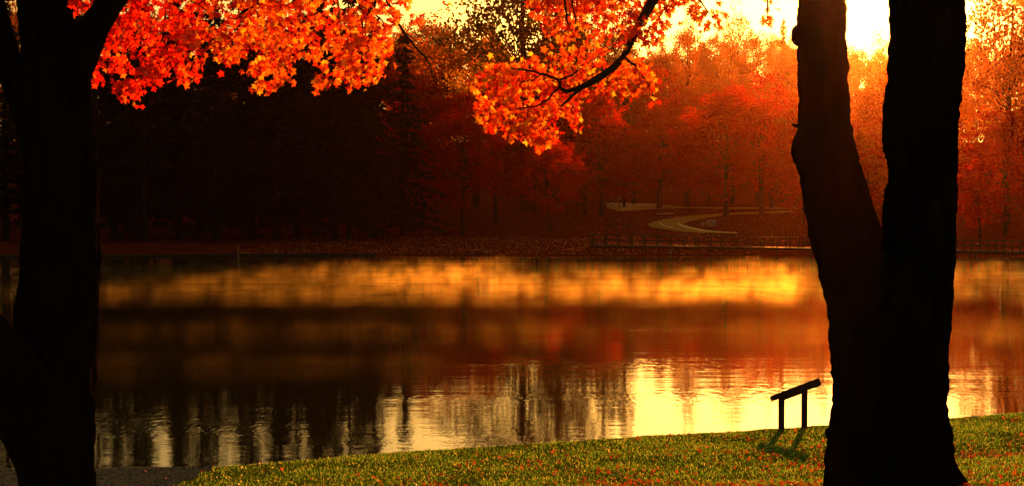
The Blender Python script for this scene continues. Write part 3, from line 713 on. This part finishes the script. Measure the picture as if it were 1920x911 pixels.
def add_leaves(tree, data, mats2, singles):
    """The largest leaves as parts of their own, the rest as one mass."""
    pos, nr, tp, sz = data; inv = np.array(tree.location); rot = frame_rot(nr, tp)
    u = pos[:, 0] / pos[:, 1] * F + 960; v = HZ - (pos[:, 2] - CAM_Z) / pos[:, 1] * F
    seen = (u > 5) & (u < 1915) & (v > 5) & (v < 900)
    order = np.argsort(-(sz / pos[:, 1] * np.abs(nr[:, 1] / np.linalg.norm(nr, axis=1)) * seen * (1 - .25 * (pos[:, 1] - pos[:, 1].min()) / np.ptp(pos[:, 1]))))
    sg = order[:singles]; rest = order[singles:]
    warm = np.clip((u - 250) / 260, 0, 1) + rng.normal(size=len(u)) * .18 > .5      # the sprays turn from red to orange along the limb
    mats = [raw_mesh('leaf', *LT[k % 4]) for k in range(8)]
    for k, me in enumerate(mats): me.materials.append(mats2[k // 4])
    for j in sg:
        o = link('leaf', mats[j % 4 + 4 * int(warm[j])], None, tree)
        o.matrix_local = Matrix.Translation(Vector(pos[j] - inv)) @ Matrix(rot[j].tolist()).to_4x4() @ Matrix.Scale(float(sz[j]), 4)
    parts = []; cnt = []
    for h in (False, True):
        c0 = 0
        for k in range(4):
            q = rest[(rest % 4 == k) & (warm[rest] == h)]
            if len(q) == 0: continue
            parts.append(spread_template(LT[k][0], LT[k][1], pos[q] - inv, rot[q], sz[q])); c0 += len(q) * len(LT[k][1])
        cnt.append(c0)
    V, Fc = join(parts)
    me = raw_mesh('foliage', V, Fc)
    for m in mats2: me.materials.append(m)
    me.polygons.foreach_set('material_index', np.repeat([0, 1], cnt).astype(np.int32))
    link('foliage', me, None, tree, kind='stuff')
def bare_twigs(tree, lines, D, mat='twig'):
    inv = Vector(tree.location)
    for ln in lines:
        m = MB(); n = len(ln); pts = [P(x, y, D + dd) - inv for x, y, r, dd in ln]
        # small kinks
        q = []; rr = []
        for i in range(n - 1):
            for k in range(4):
                t = k / 4; w = Vector((random.gauss(0, .006), random.gauss(0, .01), random.gauss(0, .006))) if (i or k) else Vector((0, 0, 0))
                q.append(pts[i].lerp(pts[i + 1], t) + w); rr.append(M(ln[i][2] * (1 - t) + ln[i + 1][2] * t, D))
        q.append(pts[-1]); rr.append(M(ln[-1][2], D))
        m.tube(q, rr, 8); link('branch', m.mesh('branch', True), MAT[mat], tree)

# --- the forked maple near the lake
DR = 20.3
base = P(1680, 905, DR); base.z = float(lawn_z(base.x, base.y))
mr = thing('maple_tree', 'huge dark maple forking low into two stems on the lawn beside the information board', 'tree', base)
def local(VF, t): return VF[0] - np.array(t.location), VF[1]
low = sweep([(470, 1545, 1772), (500, 1536, 1782), (520, 1541, 1780), (600, 1555, 1778), (700, 1562, 1776), (750, 1566, 1776), (800, 1560, 1778), (845, 1553, 1783), (880, 1552, 1793), (900, 1550, 1808), (925, 1544, 1822), (960, 1536, 1832)], DR, 3, seg=132)
st1 = sweep([(-420, 1478, 1580), (-150, 1492, 1588), (0, 1500, 1587), (42, 1497, 1586), (100, 1496, 1585), (180, 1500, 1590), (232, 1498, 1596), (270, 1486, 1600), (302, 1488, 1607), (330, 1503, 1615), (375, 1507, 1630), (410, 1512, 1645), (450, 1520, 1650), (500, 1536, 1654), (560, 1548, 1658), (640, 1562, 1660)], DR + .05, 13)
st2 = sweep([(-420, 1676, 1815), (-150, 1672, 1811), (0, 1668, 1807), (60, 1668, 1807), (120, 1669, 1807), (150, 1668, 1804), (200, 1658, 1797), (260, 1656, 1790), (320, 1668, 1792), (360, 1661, 1791), (400, 1653, 1788), (440, 1658, 1787), (490, 1657, 1787), (560, 1655, 1781), (640, 1650, 1778)], DR - .03, 23)
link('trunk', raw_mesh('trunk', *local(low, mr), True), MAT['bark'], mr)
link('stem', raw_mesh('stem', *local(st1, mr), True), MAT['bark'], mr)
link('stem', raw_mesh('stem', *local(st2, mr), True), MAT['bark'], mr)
def knob(px, py, rx, ry, D, name, tree, seed):
    bm = bmesh.new(); bmesh.ops.create_icosphere(bm, subdivisions=3, radius=1); c0 = P(px, py, D)
    for v in bm.verts:
        s = 1 + .35 * (float(vnoise(v.co.x * 2 + 7 + seed, v.co.z * 2 + v.co.y * 1.7 + 9, seed)) - .5)
        v.co = Vector((v.co.x * M(rx, D) * s, v.co.y * M(rx, D) * s, v.co.z * M(ry, D) * s)) + c0 - Vector(tree.location)
    me = bpy.data.meshes.new(name); bm.to_mesh(me); bm.free(); link(name, me, MAT['bark'], tree)
knob(1499, 66, 15, 20, DR, 'burl', mr, 4); knob(1494, 288, 10, 24, DR, 'burl', mr, 6); knob(1556, 812, 10, 12, DR, 'burl', mr, 8)
for pts in ([(1505, 240, 4, 0), (1494, 237, 3.5, -.02), (1486, 234, 2.5, -.05)], [(1780, 305, 3, 0), (1792, 305, 2.5, -.02), (1797, 303, 1.5, -.05)]):
    m = MB(); m.tube([P(x, y, DR - .1 + d) - Vector(mr.location) for x, y, r, d in pts], [M(r, DR) for x, y, r, d in pts], 7); link('branch_stub', m.mesh('branch_stub', True), MAT['bark'], mr)
# hanging limb and twigs
lb = limb_tube([(1495, -330, DR, 14), (1380, -200, DR - .3, 13), (1275, -70, DR - .6, 11), (1225, 0, DR - .8, 9), (1203, 38, DR - .85, 8), (1187, 68, DR - .9, 7.5), (1172, 105, DR - .95, 6), (1150, 128, DR - 1.0, 7), (1124, 146, DR - 1.05, 7), (1095, 162, DR - 1.1, 5.5), (1062, 172, DR - 1.15, 4.2), (1050, 166, DR - 1.15, 3.5), (1049, 150, DR - 1.2, 3)], 41, 14, .004)
link('branch', raw_mesh('branch', *local(lb, mr), True), MAT['twig'], mr)
DC = DR - 1.1
bare_twigs(mr, [[(1049, 151, 3, 0), (1020, 140, 2.4, .1), (990, 133, 2, .15), (958, 128, 1.4, .2)], [(1049, 150, 2.4, 0), (1072, 142, 2, -.1), (1088, 128, 1.6, -.15), (1096, 118, 1, -.2)],
                [(1090, 166, 3.4, 0), (1070, 182, 3, -.05), (1051, 200, 1.8, -.1)], [(1048, 163, 2, 0), (1030, 184, 2, -.1), (1008, 198, 1.6, -.15), (965, 205, 1, -.2)],
                [(1057, -90, 2.6, .1), (1057, 0, 2.2, .1), (1066, 50, 1.8, 0), (1078, 68, 1.8, 0), (1086, 92, 1.4, -.05), (1078, 122, 1, -.1)], [(1074, -90, 2, .1), (1073, 10, 1.8, .1), (1080, 45, 1.4, .1), (1078, 65, 1.2, 0)],
                [(1015, 140, 1.6, 0), (998, 150, 1.4, -.1), (975, 158, .9, -.1)], [(1100, 120, 1.2, 0), (1140, 95, 1, .1), (1165, 76, .7, .1)], [(990, 205, 1.2, 0), (988, 225, .9, 0)],
                [(1172, 108, 3, 0), (1195, 128, 2.2, .1), (1218, 160, 1.4, .15), (1228, 190, .8, .2)], [(1300, -60, 3, .2), (1310, 0, 2, .2), (1330, 25, 1.2, .2)], [(1440, -90, 2.4, .1), (1441, 0, 1.6, .1), (1438, 40, 1, .1)]], DC)
CEN = [(960, -150), (985, -40), (985, 5), (992, 25), (1010, 40), (1015, 62), (1030, 70), (1028, 88), (1010, 100), (985, 112), (962, 108), (952, 122), (938, 122), (915, 118), (905, 140), (878, 132), (876, 148), (890, 155), (886, 170), (892, 188), (888, 205), (892, 228), (903, 246), (925, 250), (945, 238), (944, 264), (965, 273), (980, 264), (1000, 272), (1009, 286), (1024, 279), (1041, 273), (1046, 250), (1036, 230), (1052, 214), (1066, 225), (1072, 250), (1086, 256), (1097, 235), (1090, 213), (1112, 200), (1130, 188), (1160, 180), (1172, 196), (1190, 200), (1215, 206), (1234, 194), (1246, 188), (1234, 165), (1226, 132), (1207, 122), (1182, 110), (1190, 88), (1225, 88), (1240, 74), (1252, 58), (1262, 20), (1250, -150)]
d1 = sprays(CEN, 520, 9, DC + .75, 1.5, .106, 101, .24)
d2 = sprays([(1255, -150), (1255, 25), (1268, 50), (1292, 48), (1318, 66), (1345, 70), (1350, 40), (1368, 28), (1362, -150)], 60, 8, DC + 1.2, 1.0, .115, 102, .25)
d3 = sprays([(1424, -150), (1424, 20), (1428, 44), (1440, 46), (1456, 28), (1456, -150)], 15, 7, DC + 1, .5, .115, 103)
d4 = sprays([(1880, -150), (1886, 4), (1900, 14), (1925, 20), (1980, 40), (1980, -150)], 34, 8, DC + 1, .8, .115, 104)
allr = [np.concatenate([a, b, c, d]) for a, b, c, d in zip(d1, d2, d3, d4)]
add_leaves(mr, allr, (MAT['leaf_orange'], MAT['leaf_orange']), 300)

# --- the maple at the frame edge
DL = 18.0
base = P(105, 960, DL); base.z = float(lawn_z(base.x, base.y))
ml = thing('maple_tree', 'black maple trunk standing by the gravel shore with a red leaved limb over the lake', 'tree', base)
mainL = sweep([(-420, 20, 118), (0, 37, 133), (45, 40, 140), (120, 44, 165), (200, 45, 171), (260, 45, 174), (330, 44, 183), (370, 43, 178), (434, 42, 180), (480, 40, 186), (528, 39, 185), (575, 30, 183), (650, 26, 180), (740, 26, 176), (800, 26, 176), (872, 31, 176), (911, 33, 176), (960, 22, 184), (1000, 10, 195)], DL, 33, seg=110)
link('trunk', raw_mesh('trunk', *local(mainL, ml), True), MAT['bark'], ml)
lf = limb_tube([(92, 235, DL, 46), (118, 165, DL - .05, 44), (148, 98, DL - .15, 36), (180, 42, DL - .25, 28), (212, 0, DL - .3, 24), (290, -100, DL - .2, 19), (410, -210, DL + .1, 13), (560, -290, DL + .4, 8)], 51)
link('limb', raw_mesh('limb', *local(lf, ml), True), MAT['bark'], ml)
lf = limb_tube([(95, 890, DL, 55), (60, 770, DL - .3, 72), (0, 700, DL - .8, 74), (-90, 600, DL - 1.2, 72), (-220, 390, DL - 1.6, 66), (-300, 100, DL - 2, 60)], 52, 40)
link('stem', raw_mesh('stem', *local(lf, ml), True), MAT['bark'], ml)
lf = limb_tube([(75, 290, DL, 30), (40, 185, DL, 27), (5, 80, DL, 25), (-20, 0, DL, 24), (-90, -200, DL, 20)], 53)
link('limb', raw_mesh('limb', *local(lf, ml), True), MAT['bark'], ml)
DCL = DL + .75
bare_twigs(ml, [[(716, -100, 3, 0), (724, 0, 2.8, 0), (737, 30, 2.6, 0), (761, 66, 2.6, -.1), (775, 83, 2.2, -.1), (797, 108, 2, -.1), (806, 122, 1.6, -.1), (812, 145, .8, -.1)], [(761, 66, 1.2, -.1), (775, 70, .9, -.1), (783, 68, .5, -.1)], [(800, 108, 1.2, -.1), (820, 110, .5, -.1)],
                [(640, -130, 6, .2), (575, -30, 5, .1), (548, 8, 3.6, 0), (520, 15, 3, 0), (480, 8, 2.2, 0), (450, 26, 1.6, 0)], [(612, -60, 3, 0), (610, 4, 2.4, 0), (598, 22, 2, 0), (570, 38, 1.8, 0), (545, 75, 1.2, 0)],
                [(565, 4, 2, 0), (562, 40, 1.6, 0), (560, 75, 1, 0)], [(310, -80, 2.4, 0), (309, 20, 2, 0), (306, 55, 1.6, 0), (288, 90, 1.4, 0), (274, 126, .8, 0)], [(500, -20, 2.4, 0), (483, 3, 2, 0), (450, 30, 1.8, 0), (418, 54, 1, 0)],
                [(630, -30, 1.8, 0), (637, 40, 1.4, 0), (640, 70, .8, 0)], [(668, -30, 2, 0), (680, 20, 1.6, 0), (692, 50, 1, 0)], [(604, 60, 1.4, 0), (606, 80, 1.2, 0), (590, 120, .8, 0)], [(705, -30, 3, 0), (702, 15, 2, 0)],
                [(380, -140, 5, 0), (440, -60, 4, 0), (520, 0, 3, 0)]], DCL)
LEF = [(136, -160), (134, 44), (150, 40), (172, 110), (168, 150), (176, 167), (200, 165), (197, 142), (213, 146), (216, 180), (235, 195), (268, 205), (283, 194), (272, 176), (286, 184), (309, 178), (309, 152), (321, 142), (328, 156), (340, 160), (366, 168), (383, 148), (380, 128), (362, 116), (386, 118), (405, 113), (425, 122), (441, 125), (456, 113), (470, 100), (482, 98), (482, 114), (467, 135), (474, 146), (462, 165), (478, 177), (500, 178), (523, 174), (532, 155), (554, 145), (550, 121), (560, 109), (575, 113), (590, 108), (592, 128), (588, 152), (586, 160), (600, 165), (625, 164), (640, 156), (653, 172), (664, 164), (676, 165), (690, 174), (706, 158), (713, 141), (720, 130), (726, 110), (737, 96), (734, 70), (744, 50), (757, 26), (768, -10), (775, -160)]
e1 = sprays(LEF, 760, 10, DCL, 1.5, .098, 201, .2)
e2 = sprays([(752, -60), (752, 30), (765, 45), (785, 52), (802, 50), (802, 35), (775, 28), (770, -60)], 12, 6, DCL, .4, .10, 202)
e3 = sprays([(816, -80), (818, 5), (835, 14), (848, 10), (850, -80)], 10, 6, DCL, .4, .10, 203)
alll = [np.concatenate([a, b, c]) for a, b, c in zip(e1, e2, e3)]
add_leaves(ml, alll, (MAT['leaf_red'], MAT['leaf_orange']), 300)

# ------------------------------------------------------------------ fallen leaves on the lawn
n = 40000
x = rng.uniform(-8, 13.5, n); y = rng.uniform(13, 31, n); u = x / y * F + 960
s = shore_s(x, y)
dens = (.08 + .92 * np.clip(2.2 * (vnoise(x * .55 + 30, y * .8 + 30, 61) - .3), 0, 1)) * (.12 + .88 * np.clip((s - 2.5) / 6, 0, 1)) * np.clip((u - 250) / 1000, .2, 1.2) + 0 * np.clip((s - 3.0) / 7, 0, 1) * np.clip((u - 250) / 1000, .12, 1)
k = (rng.uniform(size=n) < dens) & (s > .2) & (u > -300) & (u < 2250); x, y = x[k], y[k]
pos = np.stack([x, y, lawn_z(x, y) + rng.uniform(.02, .045, len(x))], -1)
nr = rng.normal(size=(len(x), 3)) * .55 + (0, 0, 1); rot = frame_rot(nr, rng.normal(size=(len(x), 3))); sz = rng.uniform(.035, .085, len(x))
order = np.argsort(pos[:, 1]); uo = (pos[:, 0] / pos[:, 1] * F + 960)[order]; vo = (HZ - (pos[:, 2] - CAM_Z) / pos[:, 1] * F)[order]
vis = order[(vo < 905) & (uo > 5) & (uo < 1915) & ((uo < 1535) | (uo > 1830))]
single = vis[:60]; rest = np.setdiff1d(np.arange(len(x)), single)
fl = [raw_mesh('fallen_leaf', *LT[k]) for k in range(4)]
for me in fl: me.materials.append(MAT['fallen'])
for j in single:
    o = link('fallen_leaf', fl[j % 4], None, None, label='dry orange red maple leaf lying on the lawn near the forked maple', category='leaf', group='fallen leaves on the lawn')
    o.matrix_world = Matrix.Translation(Vector(pos[j])) @ Matrix(rot[j].tolist()).to_4x4() @ Matrix.Scale(float(sz[j]), 4)
V, Fc = join([spread_template(LT[k][0], LT[k][1], pos[rest[rest % 4 == k]], rot[rest[rest % 4 == k]], sz[rest[rest % 4 == k]]) for k in range(4)])
link('fallen_leaves', raw_mesh('fallen_leaves', V, Fc), MAT['fallen'], kind='stuff')

# ------------------------------------------------------------------ air: haze over everything, mist on the lake
def box_obj(name, lo, hi, mat):
    m = MB(); lo, hi = Vector(lo), Vector(hi); m.box((lo + hi) / 2, hi - lo); return link(name, m.mesh(name), mat, kind='stuff')
hm, nt, out = new_mat('haze_air')
pv = nt.nodes.new('ShaderNodeVolumePrincipled'); pv.inputs['Density'].default_value = HAZE_DENSITY; pv.inputs['Color'].default_value = (1.0, .47, .20, 1); pv.inputs['Anisotropy'].default_value = .955
nt.links.new(pv.outputs[0], out.inputs['Volume'])
box_obj('haze', (-335, -60, -3.2), (335, 775, 78), hm)
mm, nt, out = new_mat('lake_mist')
pv = nt.nodes.new('ShaderNodeVolumePrincipled'); pv.inputs['Color'].default_value = (1.0, .90, .35, 1); pv.inputs['Anisotropy'].default_value = .72
tc = nt.nodes.new('ShaderNodeTexCoord'); sx = nt.nodes.new('ShaderNodeSeparateXYZ'); nt.links.new(tc.outputs['Object'], sx.inputs[0])
nz = noise(nt, 1.0, 5, .66, vec_scale=(.75, .42, .30)); nz2 = noise(nt, 1.0, 3, .6, vec_scale=(.028, .30, .0)); warp = noise(nt, 1.0, 2, .5, vec_scale=(.03, .03, 0)); nh = noise(nt, 1.0, 2, .5, vec_scale=(.5, .3, 0))
def math_(op, a, b, clamp=False):
    x = nt.nodes.new('ShaderNodeMath'); x.operation = op; x.use_clamp = clamp
    for k, v in enumerate((a, b)):
        if isinstance(v, (int, float)): x.inputs[k].default_value = v
        else: nt.links.new(v, x.inputs[k])
    return x.outputs[0]
def mrange(v, a, b, c, d):
    x = nt.nodes.new('ShaderNodeMapRange'); x.interpolation_type = 'SMOOTHSTEP'
    nt.links.new(v, x.inputs[0])
    for k, q in enumerate((a, b, c, d)): x.inputs[k + 1].default_value = q
    return x.outputs[0]
# banks of mist lie across the lake, their edges drifting; each is broken into wisps that thin upwards
yw = math_('ADD', sx.outputs[1], math_('MULTIPLY', math_('SUBTRACT', warp.outputs[0], .5), 12))
mr2 = nt.nodes.new('ShaderNodeMapRange'); mr2.inputs[1].default_value = 36; mr2.inputs[2].default_value = 116; nt.links.new(yw, mr2.inputs[0])
at = lambda D: (D - 36) / 80
bk = ramp(nt, [(0, (0, 0, 0)), (at(40), (.02,) * 3), (at(41.5), (.12,) * 3), (at(43), (.03,) * 3), (at(47), (.02,) * 3), (at(52), (.15,) * 3), (at(57), (.06,) * 3), (at(63), (.02,) * 3), (at(69), (.10,) * 3), (at(73), (.9,) * 3), (at(84), (1.,) * 3), (at(102), (.8,) * 3), (at(110), (.3,) * 3), (at(115), (0, 0, 0))])
nt.links.new(mr2.outputs[0], bk.inputs[0])
top = math_('ADD', math_('MULTIPLY', nh.outputs[0], 1.1), .12)
hf = mrange(math_('DIVIDE', sx.outputs[2], top), 0, 1, 1, 0)
edge = mrange(sx.outputs[1], 111, 116, 1, 0)
wis = math_('MULTIPLY', mrange(nz.outputs[0], .43, .62, .02, 1.6), mrange(sx.outputs[0], -34, 6, .24, 1)); ban = mrange(nz2.outputs[0], .44, .60, .03, 1.25)
den = math_('MULTIPLY', math_('MULTIPLY', math_('MULTIPLY', hf, math_('MULTIPLY', bk.outputs[0], edge)), math_('MULTIPLY', wis, ban)), .045)
nt.links.new(den, pv.inputs['Density']); nt.links.new(pv.outputs[0], out.inputs['Volume'])
try: mm.cycles.volume_step_rate = .35
except Exception: pass
box_obj('mist', (-60, 38, .03), (60, 117, 1.1), mm)
